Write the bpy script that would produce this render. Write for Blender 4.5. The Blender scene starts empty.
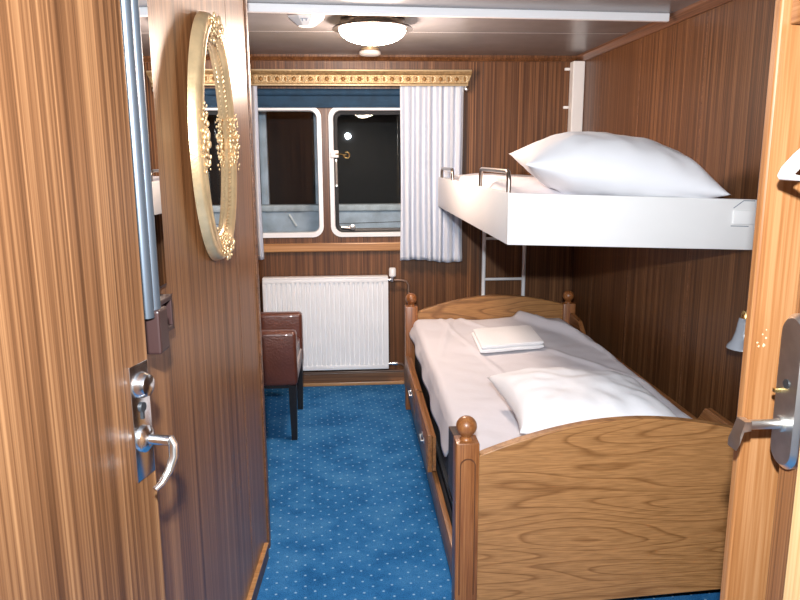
import bpy, bmesh, math, random
from mathutils import Vector, Matrix, noise
random.seed(7)
C = bpy.context.scene.collection
PI = math.pi

# ------------------------------------------------------------------ materials
def nodes(name):
    m = bpy.data.materials.new(name); m.use_nodes = True
    nt = m.node_tree
    b = next(n for n in nt.nodes if n.type == 'BSDF_PRINCIPLED')
    return m, nt, b

def plain(name, col, rough=.5, metal=0, coat=0, spec=.5, bump=0, bscale=60, var=0, vscale=8, emit=None, sheen=0):
    m, nt, b = nodes(name)
    b.inputs['Base Color'].default_value = (*col, 1)
    b.inputs['Roughness'].default_value = rough
    b.inputs['Metallic'].default_value = metal
    b.inputs['Coat Weight'].default_value = coat
    b.inputs['Specular IOR Level'].default_value = spec
    if sheen: b.inputs['Sheen Weight'].default_value = sheen
    tc = nt.nodes.new('ShaderNodeTexCoord')
    if var:
        n = nt.nodes.new('ShaderNodeTexNoise'); n.inputs['Scale'].default_value = vscale
        n.inputs['Detail'].default_value = 4
        nt.links.new(tc.outputs['Object'], n.inputs['Vector'])
        r = nt.nodes.new('ShaderNodeValToRGB')
        r.color_ramp.elements[0].position = .3; r.color_ramp.elements[1].position = .7
        r.color_ramp.elements[0].color = (*[c*(1-var) for c in col], 1)
        r.color_ramp.elements[1].color = (*[min(1, c*(1+var)) for c in col], 1)
        nt.links.new(n.outputs['Fac'], r.inputs['Fac']); nt.links.new(r.outputs['Color'], b.inputs['Base Color'])
    if bump:
        n2 = nt.nodes.new('ShaderNodeTexNoise'); n2.inputs['Scale'].default_value = bscale
        n2.inputs['Detail'].default_value = 3
        nt.links.new(tc.outputs['Object'], n2.inputs['Vector'])
        bp = nt.nodes.new('ShaderNodeBump'); bp.inputs['Strength'].default_value = bump
        bp.inputs['Distance'].default_value = .01
        nt.links.new(n2.outputs['Fac'], bp.inputs['Height']); nt.links.new(bp.outputs['Normal'], b.inputs['Normal'])
    if emit:
        b.inputs['Emission Color'].default_value = (*emit[0], 1); b.inputs['Emission Strength'].default_value = emit[1]
    return m

def ramp(nt, stops):
    r = nt.nodes.new('ShaderNodeValToRGB')
    e = r.color_ramp.elements
    e[0].position, e[0].color = stops[0][0], (*stops[0][1], 1)
    e[1].position, e[1].color = stops[-1][0], (*stops[-1][1], 1)
    for p, c in stops[1:-1]:
        x = e.new(p); x.color = (*c, 1)
    return r

def streaks(name, dark, mid, light, coarse=22, fine=150, axis='Z', rough=.33, line=.0, stretch=.5, coat=.15, spec=.5):
    """laminate or timber whose grain runs along one axis"""
    m, nt, b = nodes(name)
    tc = nt.nodes.new('ShaderNodeTexCoord')
    def layer(s, along, detail):
        mp = nt.nodes.new('ShaderNodeMapping')
        v = [s, s, s]; v['XYZ'.index(axis)] = along
        mp.inputs['Scale'].default_value = v
        n = nt.nodes.new('ShaderNodeTexNoise'); n.inputs['Scale'].default_value = 1
        n.inputs['Detail'].default_value = detail; n.inputs['Roughness'].default_value = .6
        nt.links.new(tc.outputs['Object'], mp.inputs['Vector']); nt.links.new(mp.outputs['Vector'], n.inputs['Vector'])
        return n.outputs['Fac']
    def mth(op, a, bb):
        n = nt.nodes.new('ShaderNodeMath'); n.operation = op
        for i, q in enumerate((a, bb)):
            if hasattr(q, 'links'): nt.links.new(q, n.inputs[i])
            else: n.inputs[i].default_value = q
        return n.outputs[0]
    a = layer(coarse, stretch, 3); f = layer(fine, stretch*3, 2)
    s = mth('ADD', mth('MULTIPLY', a, .5), mth('MULTIPLY', f, .5))
    r = ramp(nt, [(.37, dark), (.5, mid), (.64, light)])
    nt.links.new(s, r.inputs['Fac'])
    col = r.outputs['Color']
    if line:
        l = layer(coarse*2.6, stretch*.25, 1)
        g = nt.nodes.new('ShaderNodeMapRange'); g.inputs[1].default_value = .66; g.inputs[2].default_value = .74
        nt.links.new(l, g.inputs[0])
        mx = nt.nodes.new('ShaderNodeMix'); mx.data_type = 'RGBA'
        nt.links.new(mth('MULTIPLY', g.outputs[0], line), mx.inputs[0])
        nt.links.new(col, mx.inputs[6]); mx.inputs[7].default_value = (*[min(1, c*1.8) for c in light], 1)
        col = mx.outputs[2]
    nt.links.new(col, b.inputs['Base Color'])
    b.inputs['Roughness'].default_value = rough; b.inputs['Coat Weight'].default_value = coat
    b.inputs['Coat Roughness'].default_value = .2; b.inputs['Specular IOR Level'].default_value = spec
    bp = nt.nodes.new('ShaderNodeBump'); bp.inputs['Strength'].default_value = .06; bp.inputs['Distance'].default_value = .004
    nt.links.new(f, bp.inputs['Height']); nt.links.new(bp.outputs['Normal'], b.inputs['Normal'])
    return m

def veneer(name, base, dark, sx, sz, rings=9, rough=.4):
    """flat-sawn veneer with cathedral loops, grain along x"""
    m, nt, b = nodes(name)
    tc = nt.nodes.new('ShaderNodeTexCoord')
    mp = nt.nodes.new('ShaderNodeMapping'); mp.inputs['Scale'].default_value = (sx, 1, sz)
    mp.inputs['Rotation'].default_value = (0, -.06, 0); mp.inputs['Location'].default_value = (.35, 0, .55)
    n = nt.nodes.new('ShaderNodeTexNoise'); n.inputs['Scale'].default_value = 1; n.inputs['Detail'].default_value = 1.2
    nt.links.new(tc.outputs['Object'], mp.inputs['Vector']); nt.links.new(mp.outputs['Vector'], n.inputs['Vector'])
    k = nt.nodes.new('ShaderNodeMath'); k.operation = 'MULTIPLY'; k.inputs[1].default_value = rings
    nt.links.new(n.outputs['Fac'], k.inputs[0])
    fr = nt.nodes.new('ShaderNodeMath'); fr.operation = 'FRACT'; nt.links.new(k.outputs[0], fr.inputs[0])
    r = ramp(nt, [(0, base), (.72, [c*.92 for c in base]), (.9, dark), (1, base)])
    nt.links.new(fr.outputs[0], r.inputs['Fac'])
    mp2 = nt.nodes.new('ShaderNodeMapping'); mp2.inputs['Scale'].default_value = (14, 60, 260)
    n2 = nt.nodes.new('ShaderNodeTexNoise'); n2.inputs['Scale'].default_value = 1; n2.inputs['Detail'].default_value = 2
    nt.links.new(tc.outputs['Object'], mp2.inputs['Vector']); nt.links.new(mp2.outputs['Vector'], n2.inputs['Vector'])
    r2 = ramp(nt, [(.35, (.72, .7, .66)), (.62, (1, 1, 1))]); nt.links.new(n2.outputs['Fac'], r2.inputs['Fac'])
    mx = nt.nodes.new('ShaderNodeMix'); mx.data_type = 'RGBA'; mx.blend_type = 'MULTIPLY'; mx.inputs[0].default_value = 1
    nt.links.new(r.outputs['Color'], mx.inputs[6]); nt.links.new(r2.outputs['Color'], mx.inputs[7])
    nt.links.new(mx.outputs[2], b.inputs['Base Color'])
    b.inputs['Roughness'].default_value = rough
    return m

def carpet_mat():
    m, nt, b = nodes('blue_carpet')
    tc = nt.nodes.new('ShaderNodeTexCoord')
    n = nt.nodes.new('ShaderNodeTexNoise'); n.inputs['Scale'].default_value = 5; n.inputs['Detail'].default_value = 6
    n.inputs['Roughness'].default_value = .7
    nt.links.new(tc.outputs['Object'], n.inputs['Vector'])
    r = ramp(nt, [(.33, (.012, .10, .27)), (.5, (.026, .155, .38)), (.68, (.06, .22, .46))])
    nt.links.new(n.outputs['Fac'], r.inputs['Fac'])
    n3 = nt.nodes.new('ShaderNodeTexNoise'); n3.inputs['Scale'].default_value = 220; n3.inputs['Detail'].default_value = 2
    nt.links.new(tc.outputs['Object'], n3.inputs['Vector'])
    r3 = ramp(nt, [(.3, (.55, .55, .55)), (.7, (1.3, 1.3, 1.3))]); nt.links.new(n3.outputs['Fac'], r3.inputs['Fac'])
    mu = nt.nodes.new('ShaderNodeMix'); mu.data_type = 'RGBA'; mu.blend_type = 'MULTIPLY'; mu.inputs[0].default_value = .8
    nt.links.new(r.outputs['Color'], mu.inputs[6]); nt.links.new(r3.outputs['Color'], mu.inputs[7])
    # lattice of pale woven flecks
    mp = nt.nodes.new('ShaderNodeMapping'); mp.inputs['Rotation'].default_value = (0, 0, .72)
    mp.inputs['Scale'].default_value = (21, 21, 0)
    nt.links.new(tc.outputs['Object'], mp.inputs['Vector'])
    fr = nt.nodes.new('ShaderNodeVectorMath'); fr.operation = 'FRACTION'; nt.links.new(mp.outputs['Vector'], fr.inputs[0])
    sb = nt.nodes.new('ShaderNodeVectorMath'); sb.operation = 'SUBTRACT'; sb.inputs[1].default_value = (.5, .5, 0)
    nt.links.new(fr.outputs[0], sb.inputs[0])
    ln = nt.nodes.new('ShaderNodeVectorMath'); ln.operation = 'LENGTH'; nt.links.new(sb.outputs[0], ln.inputs[0])
    mr = nt.nodes.new('ShaderNodeMapRange'); mr.inputs[1].default_value = .115; mr.inputs[2].default_value = .06
    nt.links.new(ln.outputs['Value'], mr.inputs[0])
    mx = nt.nodes.new('ShaderNodeMix'); mx.data_type = 'RGBA'
    nt.links.new(mr.outputs[0], mx.inputs[0]); nt.links.new(mu.outputs[2], mx.inputs[6])
    mx.inputs[7].default_value = (.28, .45, .63, 1)
    nt.links.new(mx.outputs[2], b.inputs['Base Color'])
    b.inputs['Roughness'].default_value = .95; b.inputs['Specular IOR Level'].default_value = .1
    bp = nt.nodes.new('ShaderNodeBump'); bp.inputs['Strength'].default_value = .5; bp.inputs['Distance'].default_value = .004
    nt.links.new(n3.outputs['Fac'], bp.inputs['Height']); nt.links.new(bp.outputs['Normal'], b.inputs['Normal'])
    return m

def glass_mat(name, tint=(1, 1, 1)):
    m = bpy.data.materials.new(name); m.use_nodes = True; nt = m.node_tree; nt.nodes.clear()
    o = nt.nodes.new('ShaderNodeOutputMaterial'); mx = nt.nodes.new('ShaderNodeMixShader')
    t = nt.nodes.new('ShaderNodeBsdfTransparent'); t.inputs[0].default_value = (*tint, 1)
    g = nt.nodes.new('ShaderNodeBsdfGlossy'); g.inputs['Roughness'].default_value = .01
    f = nt.nodes.new('ShaderNodeFresnel'); f.inputs[0].default_value = 1.5
    nt.links.new(f.outputs[0], mx.inputs[0]); nt.links.new(t.outputs[0], mx.inputs[1]); nt.links.new(g.outputs[0], mx.inputs[2])
    nt.links.new(mx.outputs[0], o.inputs[0])
    return m

def striped_curtain():
    m, nt, b = nodes('curtain_cloth')
    tc = nt.nodes.new('ShaderNodeTexCoord')
    w = nt.nodes.new('ShaderNodeTexWave'); w.bands_direction = 'X'; w.inputs['Scale'].default_value = 9
    w.inputs['Distortion'].default_value = .6; w.inputs['Detail'].default_value = 2
    nt.links.new(tc.outputs['Object'], w.inputs['Vector'])
    r = ramp(nt, [(.2, (.44, .50, .62)), (.7, (.66, .69, .75))]); nt.links.new(w.outputs['Fac'], r.inputs['Fac'])
    nt.links.new(r.outputs['Color'], b.inputs['Base Color'])
    b.inputs['Roughness'].default_value = .85
    n = nt.nodes.new('ShaderNodeTexNoise'); n.inputs['Scale'].default_value = 90
    nt.links.new(tc.outputs['Object'], n.inputs['Vector'])
    bp = nt.nodes.new('ShaderNodeBump'); bp.inputs['Strength'].default_value = .25; bp.inputs['Distance'].default_value = .004
    nt.links.new(n.outputs['Fac'], bp.inputs['Height']); nt.links.new(bp.outputs['Normal'], b.inputs['Normal'])
    return m

M = {}
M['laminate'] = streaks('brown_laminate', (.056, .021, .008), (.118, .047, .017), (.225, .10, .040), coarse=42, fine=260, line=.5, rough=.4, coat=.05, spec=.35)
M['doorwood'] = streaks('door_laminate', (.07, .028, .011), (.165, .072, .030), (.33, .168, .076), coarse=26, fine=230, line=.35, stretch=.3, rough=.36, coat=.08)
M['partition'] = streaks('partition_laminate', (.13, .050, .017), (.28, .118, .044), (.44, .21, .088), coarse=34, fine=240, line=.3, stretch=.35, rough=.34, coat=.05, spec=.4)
M['trimwood'] = streaks('brown_trim_wood', (.10, .04, .018), (.2, .085, .036), (.3, .14, .06), coarse=40, fine=160, axis='X', rough=.4)
M['trimwoody'] = streaks('brown_cornice_wood', (.09, .035, .015), (.17, .07, .03), (.25, .11, .05), coarse=40, fine=160, axis='Y', rough=.4)
M['sill'] = streaks('orange_sill_wood', (.30, .13, .04), (.42, .2, .07), (.52, .27, .11), coarse=40, fine=160, axis='X', rough=.35)
M['jamb'] = streaks('orange_jamb_wood', (.25, .095, .028), (.35, .148, .05), (.44, .215, .09), coarse=36, fine=200, axis='Z', rough=.4, stretch=1.0)
M['jambx'] = streaks('orange_head_wood', (.25, .095, .028), (.35, .148, .05), (.44, .215, .09), coarse=36, fine=200, axis='Y', rough=.4, stretch=1.0)
M['post'] = streaks('bed_post_wood', (.17, .055, .015), (.28, .10, .03), (.38, .16, .052), coarse=60, fine=260, axis='Z', rough=.36, stretch=2)
M['rail'] = streaks('bed_rail_wood', (.15, .055, .018), (.26, .105, .035), (.36, .16, .055), coarse=60, fine=220, axis='Y', rough=.4, stretch=2)
M['shadedrail'] = streaks('shaded_rail_wood', (.03, .014, .008), (.05, .022, .012), (.08, .035, .018), coarse=60, fine=220, axis='Y', rough=.6, stretch=2)  # wood darkened to paint in the shade on the bracket's side face
M['veneer'] = veneer('bed_end_veneer', (.47, .225, .082), (.29, .125, .04), .85, 6.8, rings=19)
M['groove'] = plain('routed_groove', (.12, .042, .013), rough=.5)
M['casing'] = streaks('pale_casing_wood', (.42, .25, .10), (.56, .36, .17), (.66, .46, .25), coarse=40, fine=200, axis='Z', rough=.4)
M['headveneer'] = veneer('headboard_veneer', (.42, .205, .07), (.23, .10, .033), .9, 7, rings=14)
M['carpet'] = carpet_mat()
M['ceiling'] = plain('ceiling_panel', (.20, .195, .205), rough=.26, spec=.6, var=.08, vscale=6)
M['white_paint'] = plain('white_paint', (.86, .85, .84), rough=.4, var=.02, vscale=5)
M['white_metal'] = plain('white_enamel', (.88, .89, .91), rough=.3, var=.02, vscale=10)
M['white_plastic'] = plain('white_plastic', (.88, .88, .88), rough=.35)
M['strip'] = plain('white_strip', (.9, .9, .92), rough=.3)
M['seamgrey'] = plain('ceiling_seam', (.34, .33, .33), rough=.4)
M['dark_line'] = plain('dark_seam', (.05, .035, .03), rough=.7)
M['chrome'] = plain('chrome', (.84, .85, .87), rough=.2, metal=1)
M['satin'] = plain('satin_steel', (.78, .77, .74), rough=.34, metal=1, var=.1, vscale=30)
M['darkmetal'] = plain('grey_blue_metal', (.16, .19, .23), rough=.38, metal=.7)
M['nickel'] = plain('brushed_nickel', (.36, .31, .27), rough=.28, metal=1)
M['gold'] = plain('gold_leaf', (.84, .60, .33), rough=.3, metal=.65, bump=.08, bscale=120, var=.12, vscale=25)
M['goldcarve'] = plain('antique_gold', (.34, .225, .105), rough=.42, metal=.45, bump=.25, bscale=150, var=.3, vscale=50)
M['goldpale'] = plain('pale_gilt', (.52, .40, .24), rough=.4, metal=.35)
M['golddark'] = plain('dark_gilt', (.22, .11, .03), rough=.5, metal=.4)
M['brass'] = plain('brass', (.78, .58, .25), rough=.25, metal=1)
M['mirror'] = plain('mirror_silver', (.9, .92, .93), rough=.0, metal=1)
M['brownplastic'] = plain('brown_plastic', (.045, .02, .018), rough=.4)
M['navy'] = plain('navy_blind_cloth', (.008, .040, .085), rough=.8, bump=.2, bscale=200, var=.2, vscale=20)
M['curtain'] = striped_curtain()
M['sheet'] = plain('white_sheet', (.68, .66, .70), rough=.85, bump=.15, bscale=18)
M['pillow'] = plain('white_pillowcase', (.84, .84, .87), rough=.8, bump=.25, bscale=14)
M['towel'] = plain('white_terry', (.95, .95, .97), rough=.95, bump=.6, bscale=240)
M['mattress'] = plain('charcoal_ticking', (.022, .023, .028), rough=.85, bump=.2, bscale=200)
M['leather'] = plain('brown_leather', (.105, .030, .016), rough=.34, bump=.2, bscale=90, var=.15, vscale=12, coat=.2)
M['greyseat'] = plain('grey_seat_fabric', (.42, .39, .4), rough=.9, bump=.3, bscale=200)
M['blackwood'] = plain('black_lacquer', (.012, .01, .01), rough=.35)
M['rubber'] = plain('black_rubber', (.02, .022, .025), rough=.5)
M['glass'] = glass_mat('window_glass', (.93, .96, .97))
M['frostglass'] = plain('milky_shade_glass', (.34, .37, .42), rough=.25)
M['lampglass'] = plain('opal_lamp_glass', (.95, .93, .9), rough=.4, emit=((1, .80, .66), 15))
M['deckpaint'] = plain('grey_blue_deck_paint', (.50, .57, .66), rough=.6, var=.25, vscale=9)
M['deckdark'] = plain('weathered_rail_paint', (.6, .64, .68), rough=.7, var=.25, vscale=14)
M['night'] = plain('night_black', (.012, .012, .013), rough=.8)
M['copper'] = plain('dull_copper_pipe', (.30, .2, .15), rough=.4, metal=.7)
M['chip'] = plain('bare_wood_chip', (.75, .55, .34), rough=.7)
M['bouncepaint'] = plain('hall_bounce_paint', (.30, .27, .24), rough=.6)
M['greymark'] = plain('grey_print', (.25, .28, .33), rough=.6)

# ------------------------------------------------------------------ geometry helpers (everything in metres, world axes)
class MB:
    def __init__(s): s.bm = bmesh.new(); s.xf = None
    def _v(s, co):
        co = Vector(co)
        return s.bm.verts.new(s.xf(co) if s.xf else co)
    def faces(s, vs, fs):
        bv = [s._v(v) for v in vs]
        for f in fs:
            try: s.bm.faces.new([bv[i] for i in f])
            except ValueError: pass
        return s
    def box(s, x0, x1, y0, y1, z0, z1, bevel=0, seg=2):
        tmp = bmesh.new(); bmesh.ops.create_cube(tmp, size=1)
        for v in tmp.verts:
            v.co = Vector((x0+(v.co.x+.5)*(x1-x0), y0+(v.co.y+.5)*(y1-y0), z0+(v.co.z+.5)*(z1-z0)))
        if bevel: bmesh.ops.bevel(tmp, geom=tmp.edges[:], offset=bevel, segments=seg, affect='EDGES', profile=.5)
        return s.take(tmp)
    def take(s, tmp):
        mp = {v: s._v(v.co) for v in tmp.verts}
        for f in tmp.faces:
            try: s.bm.faces.new([mp[v] for v in f.verts])
            except ValueError: pass
        tmp.free(); return s
    def tube(s, pts, r, seg=10, cap=True, flat=1.0):
        pts = [Vector(p) for p in pts]; n = len(pts); rings = []
        R = r if isinstance(r, (list, tuple)) else [r]*n
        prev = None
        for i, p in enumerate(pts):
            t = (pts[min(i+1, n-1)]-pts[max(i-1, 0)]).normalized()
            if prev is None:
                a = t.orthogonal().normalized()
                for ax in (Vector((0, 0, 1)), Vector((1, 0, 0))):
                    if abs(t.dot(ax)) < .9: a = (ax-t*t.dot(ax)).normalized(); break
            else: a = (prev-t*t.dot(prev)).normalized()
            prev = a; b = t.cross(a)
            rings.append([s._v(p+a*math.cos(2*PI*k/seg)*R[i]+b*math.sin(2*PI*k/seg)*R[i]*flat) for k in range(seg)])
        for i in range(n-1):
            for k in range(seg):
                s.bm.faces.new([rings[i][k], rings[i][(k+1) % seg], rings[i+1][(k+1) % seg], rings[i+1][k]])
        if cap:
            s.bm.faces.new(rings[0][::-1]); s.bm.faces.new(rings[-1])
        return s
    def lathe(s, c, prof, seg=24, axis='z', sx=1, sy=1, rot=0):
        """prof: list of (radius, height) along the axis from c"""
        c = Vector(c); rings = []
        for r, h in prof:
            ring = []
            for k in range(seg):
                a = 2*PI*k/seg+rot; u, v = math.cos(a)*max(r, 1e-5)*sx, math.sin(a)*max(r, 1e-5)*sy
                d = {'z': (u, v, h), 'y': (u, h, v), 'x': (h, u, v)}[axis]
                ring.append(s._v(c+Vector(d)))
            rings.append(ring)
        for i in range(len(rings)-1):
            for k in range(seg):
                s.bm.faces.new([rings[i][k], rings[i][(k+1) % seg], rings[i+1][(k+1) % seg], rings[i+1][k]])
        s.bm.faces.new(rings[0][::-1]); s.bm.faces.new(rings[-1])
        return s
    def blob(s, c, rx, ry, rz, seg=8):
        prof = [(math.sin(PI*i/seg), -math.cos(PI*i/seg)) for i in range(seg+1)]
        c = Vector(c); rings = []
        for r, h in prof:
            rings.append([s._v(c+Vector((math.cos(2*PI*k/seg)*max(r, .02)*rx, math.sin(2*PI*k/seg)*max(r, .02)*ry, h*rz))) for k in range(seg)])
        for i in range(seg):
            for k in range(seg):
                s.bm.faces.new([rings[i][k], rings[i][(k+1) % seg], rings[i+1][(k+1) % seg], rings[i+1][k]])
        s.bm.faces.new(rings[0][::-1]); s.bm.faces.new(rings[-1])
        return s
    def prism(s, outline, a0, a1, axis='y'):
        """outline: 2-D points; extruded along axis. axis y: (x,z); axis x: (y,z); axis z: (x,y)"""
        def mk(p, a): return {'y': (p[0], a, p[1]), 'x': (a, p[0], p[1]), 'z': (p[0], p[1], a)}[axis]
        A = [s._v(mk(p, a0)) for p in outline]; B = [s._v(mk(p, a1)) for p in outline]; n = len(A)
        for i in range(n): s.bm.faces.new([A[i], A[(i+1) % n], B[(i+1) % n], B[i]])
        s.bm.faces.new(A[::-1]); s.bm.faces.new(B)
        return s
    def loft(s, loops, close=True, cap=True):
        rings = [[s._v(p) for p in L] for L in loops]; n = len(rings[0])
        for i in range(len(rings)-1):
            for k in range(n if close else n-1):
                s.bm.faces.new([rings[i][k], rings[i][(k+1) % n], rings[i+1][(k+1) % n], rings[i+1][k]])
        if cap and close:
            s.bm.faces.new(rings[0][::-1]); s.bm.faces.new(rings[-1])
        return s
    def ring(s, loops):
        rings = [[s._v(p) for p in L] for L in loops]; n = len(rings[0]); m = len(rings)
        for i in range(m):
            for k in range(n):
                s.bm.faces.new([rings[i][k], rings[i][(k+1) % n], rings[(i+1) % m][(k+1) % n], rings[(i+1) % m][k]])
        return s
    def grid(s, fn, nu, nv):
        g = [[s._v(fn(i/nu, j/nv)) for j in range(nv+1)] for i in range(nu+1)]
        for i in range(nu):
            for j in range(nv):
                s.bm.faces.new([g[i][j], g[i+1][j], g[i+1][j+1], g[i][j+1]])
        return s

def root_loc(o):
    v = Vector((0, 0, 0))
    while o is not None: v += o.location; o = o.parent
    return v

def put(name, mb, mat, parent=None, loc=None, smooth=35, bevel=0, solid=0, sub=0, props=None):
    """link the collected shape as one mesh object; loc = world origin for a top-level mesh"""
    bmesh.ops.remove_doubles(mb.bm, verts=mb.bm.verts, dist=1e-6)
    bmesh.ops.recalc_face_normals(mb.bm, faces=mb.bm.faces)
    off = root_loc(parent) if parent is not None else Vector(loc or (0, 0, 0))
    for v in mb.bm.verts: v.co -= off
    me = bpy.data.meshes.new(name); mb.bm.to_mesh(me); mb.bm.free()
    o = bpy.data.objects.new(name, me); C.objects.link(o)
    me.materials.append(mat)
    if parent is not None: o.parent = parent
    elif loc: o.location = loc
    if smooth:
        me.polygons.foreach_set('use_smooth', [True]*len(me.polygons))
        try: me.set_sharp_from_angle(angle=math.radians(smooth))
        except Exception: pass
    if bevel:
        b = o.modifiers.new('bevel', 'BEVEL'); b.width = bevel; b.segments = 2; b.limit_method = 'ANGLE'
    if solid:
        b = o.modifiers.new('solid', 'SOLIDIFY'); b.thickness = solid; b.offset = 0
    if sub:
        b = o.modifiers.new('sub', 'SUBSURF'); b.levels = sub; b.render_levels = sub
    for k, v in (props or {}).items(): o[k] = v
    return o

def thing(name, label, cat, loc, group=None, kind=None):
    o = bpy.data.objects.new(name, None); C.objects.link(o); o.location = loc; o.empty_display_size = .05
    if label: o['label'] = label
    if cat: o['category'] = cat
    if group: o['group'] = group
    if kind: o['kind'] = kind
    return o
def tag(o, label, cat, group=None):
    o['label'] = label; o['category'] = cat
    if group: o['group'] = group
    return o
def struct(o, label=None, cat=None):
    o['kind'] = 'structure'
    if label: o['label'] = label
    if cat: o['category'] = cat
    return o
def nz(x, y, z, s): return noise.noise(Vector((x*s, y*s, z*s)))

# ------------------------------------------------------------------ main dimensions
D, XR, ZC, XL = 4.556, 1.4515, 2.088, -1.25
H = 1.48
WK = .052                                    # the left partition is a little out of square
def wx(y): return -.34+WK*(y-2.567)
wn = Vector((1, -WK, 0)).normalized(); wd = Vector((WK, 1, 0)).normalized()
def W(y, z, off=0.): return Vector((wx(y), y, z))+wn*off

# ------------------------------------------------------------------ setting
struct(put('floor', MB().box(XL-.1, XR+.15, -1.7, D+.1, -.06, 0), M['carpet'], smooth=0), 'blue carpeted cabin floor with small pale flecks', 'floor')
cl = struct(put('ceiling', MB().box(XL-.1, XR+.15, -1.7, D+.1, ZC, ZC+.06), M['ceiling'], smooth=0), 'glossy grey panelled cabin ceiling', 'ceiling')
put('panel_seam', MB().box(-.9, XR-.02, 3.725, 3.729, ZC-.0008, ZC+.001), M['seamgrey'], cl, smooth=0)

# back wall with two openings for the windows
W1 = (-.82, -.185, .995, 1.778); W2 = (-.115, .52, .995, 1.778)
def rrect(x0, x1, z0, z1, r, n=6):
    pts = []
    for cx, cz, a in ((x1-r, z1-r, 0), (x0+r, z1-r, PI/2), (x0+r, z0+r, PI), (x1-r, z0+r, 3*PI/2)):
        for i in range(n+1):
            t = a+PI/2*i/n; pts.append((cx+r*math.cos(t), cz+r*math.sin(t)))
    return pts
bw = MB()
for x0, x1, z0, z1 in ((XL-.1, W1[0], 0, ZC), (W1[1], W2[0], 0, ZC), (W2[1], XR+.1, 0, ZC),
                       (W1[0], W1[1], 0, W1[2]), (W1[0], W1[1], W1[3], ZC), (W2[0], W2[1], 0, W2[2]), (W2[0], W2[1], W2[3], ZC)):
    bw.box(x0, x1, D, D+.07, z0, z1)
# corner fillets of the openings
for x0, x1, z0, z1 in (W1, W2):
    r = .055
    for cx, cz, sx, sz in ((x0, z0, 1, 1), (x1, z0, -1, 1), (x0, z1, 1, -1), (x1, z1, -1, -1)):
        arc = [(cx+sx*r*(1-math.cos(t*PI/12)), cz+sz*r*(1-math.sin(t*PI/12))) for t in range(7)]
        bw.prism([(cx, cz)]+arc, D, D+.07, 'y')
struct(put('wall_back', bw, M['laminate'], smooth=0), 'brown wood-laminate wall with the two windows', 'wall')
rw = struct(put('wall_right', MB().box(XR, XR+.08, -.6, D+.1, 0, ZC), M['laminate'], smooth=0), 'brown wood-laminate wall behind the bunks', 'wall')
for i, y in enumerate((4.18, 3.62, 2.95, 2.42)):
    put('panel_joint', MB().box(XR-.0012, XR+.001, y, y+.005, .08, ZC-.03), M['trimwoody'], rw, smooth=0)
for i, x in enumerate((.83,)):
    struct(put('trim_7', MB().box(x, x+.004, D-.0012, D+.001, .09, ZC-.03), M['dark_line'], smooth=0))
# left partition: runs towards the room, then turns away to the left
lw = MB().prism([(wx(1.16), 1.16), (wx(2.567), 2.567), (XL, 2.567), (XL, 2.507), (wx(2.507)-.06, 2.507), (wx(1.16)-.06, 1.16)], 0, ZC, 'z')
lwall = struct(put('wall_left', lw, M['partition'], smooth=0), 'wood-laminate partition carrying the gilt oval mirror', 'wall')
def wbox(y0, y1, z0, z1, o0, o1, bevel=0):
    vs = [W(y, z, o) for y in (y0, y1) for z in (z0, z1) for o in (o0, o1)]
    return vs, [(0, 1, 3, 2), (4, 6, 7, 5), (0, 4, 5, 1), (2, 3, 7, 6), (0, 2, 6, 4), (1, 5, 7, 3)]
put('corner_bead', MB().faces(*wbox(2.54, 2.57, 0, ZC, -.001, .006)), M['trimwoody'], lwall, smooth=0, bevel=.002)
put('panel_joint', MB().faces(*wbox(2.245, 2.248, 0, ZC, -.001, .001)), M['trimwoody'], lwall, smooth=0)
struct(put('wall_side', MB().box(XL-.06, XL, 2.5, D+.1, 0, ZC), M['laminate'], smooth=0))
bl = struct(put('baseboard_left', MB().faces(*wbox(1.16, 2.475, 0, .058, 0, .013)), M['laminate'], smooth=0), 'low skirting along the partition', 'skirting')
put('top_edge', MB().faces(*wbox(1.16, 2.475, .058, .064, 0, .015)), M['sill'], bl, smooth=0)
bb = struct(put('baseboard_back', MB().box(-1.2, 1.38, D-.02, D, .02, .085, .004), M['trimwood'], smooth=0), 'dark skirting below the radiator', 'skirting')
put('floor_bead', MB().box(-1.2, 1.38, D-.035, D-.02, 0, .024, .006), M['sill'], bb)
put('top_bead', MB().box(-1.2, 1.38, D-.026, D, .085, .097, .004), M['trimwood'], bb)
# ceiling strip and cornices
def strip_pt(x): return 3.075+(x+.41)*.075
a0, a1 = -.42, 1.40
sm = MB()
sm.faces([(a0, strip_pt(a0)-.012, ZC-.034), (a1, strip_pt(a1)-.012, ZC-.034), (a1, strip_pt(a1)+.012, ZC-.034), (a0, strip_pt(a0)+.012, ZC-.034),
          (a0, strip_pt(a0)-.012, ZC), (a1, strip_pt(a1)-.012, ZC), (a1, strip_pt(a1)+.012, ZC), (a0, strip_pt(a0)+.012, ZC)],
         [(0, 1, 2, 3), (4, 7, 6, 5), (0, 4, 5, 1), (1, 5, 6, 2), (2, 6, 7, 3), (3, 7, 4, 0)])
struct(put('trim_1', sm, M['strip'], smooth=0, bevel=.003), 'white strip crossing the ceiling', 'ceiling strip')
struct(put('trim_2', MB().prism([(XR, ZC), (XR-.042, ZC), (XR-.042, ZC-.012), (XR-.012, ZC-.036), (XR, ZC-.036)], .2, D, 'y'), M['trimwoody'], smooth=0), 'brown cornice along the right wall', 'cornice')
struct(put('trim_3', MB().box(-1.0, .66, D-.03, D, .892, .945, .005), M['sill'], smooth=0), 'orange wood batten under the windows', 'batten')
struct(put('trim_4', MB().prism([(D, ZC), (D-.03, ZC), (D-.03, ZC-.012), (D-.012, ZC-.034), (D, ZC-.034)], XL, XR-.04, 'x'), M['laminate'], smooth=0), 'brown cornice above the curtain pelmet', 'cornice')
struct(put('trim_5', MB().box(XR-.076, XR-.001, D-.075, D-.002, 1.21, ZC-.036, .006), M['white_paint'], smooth=0), 'white boxed duct in the far corner', 'duct')

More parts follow.
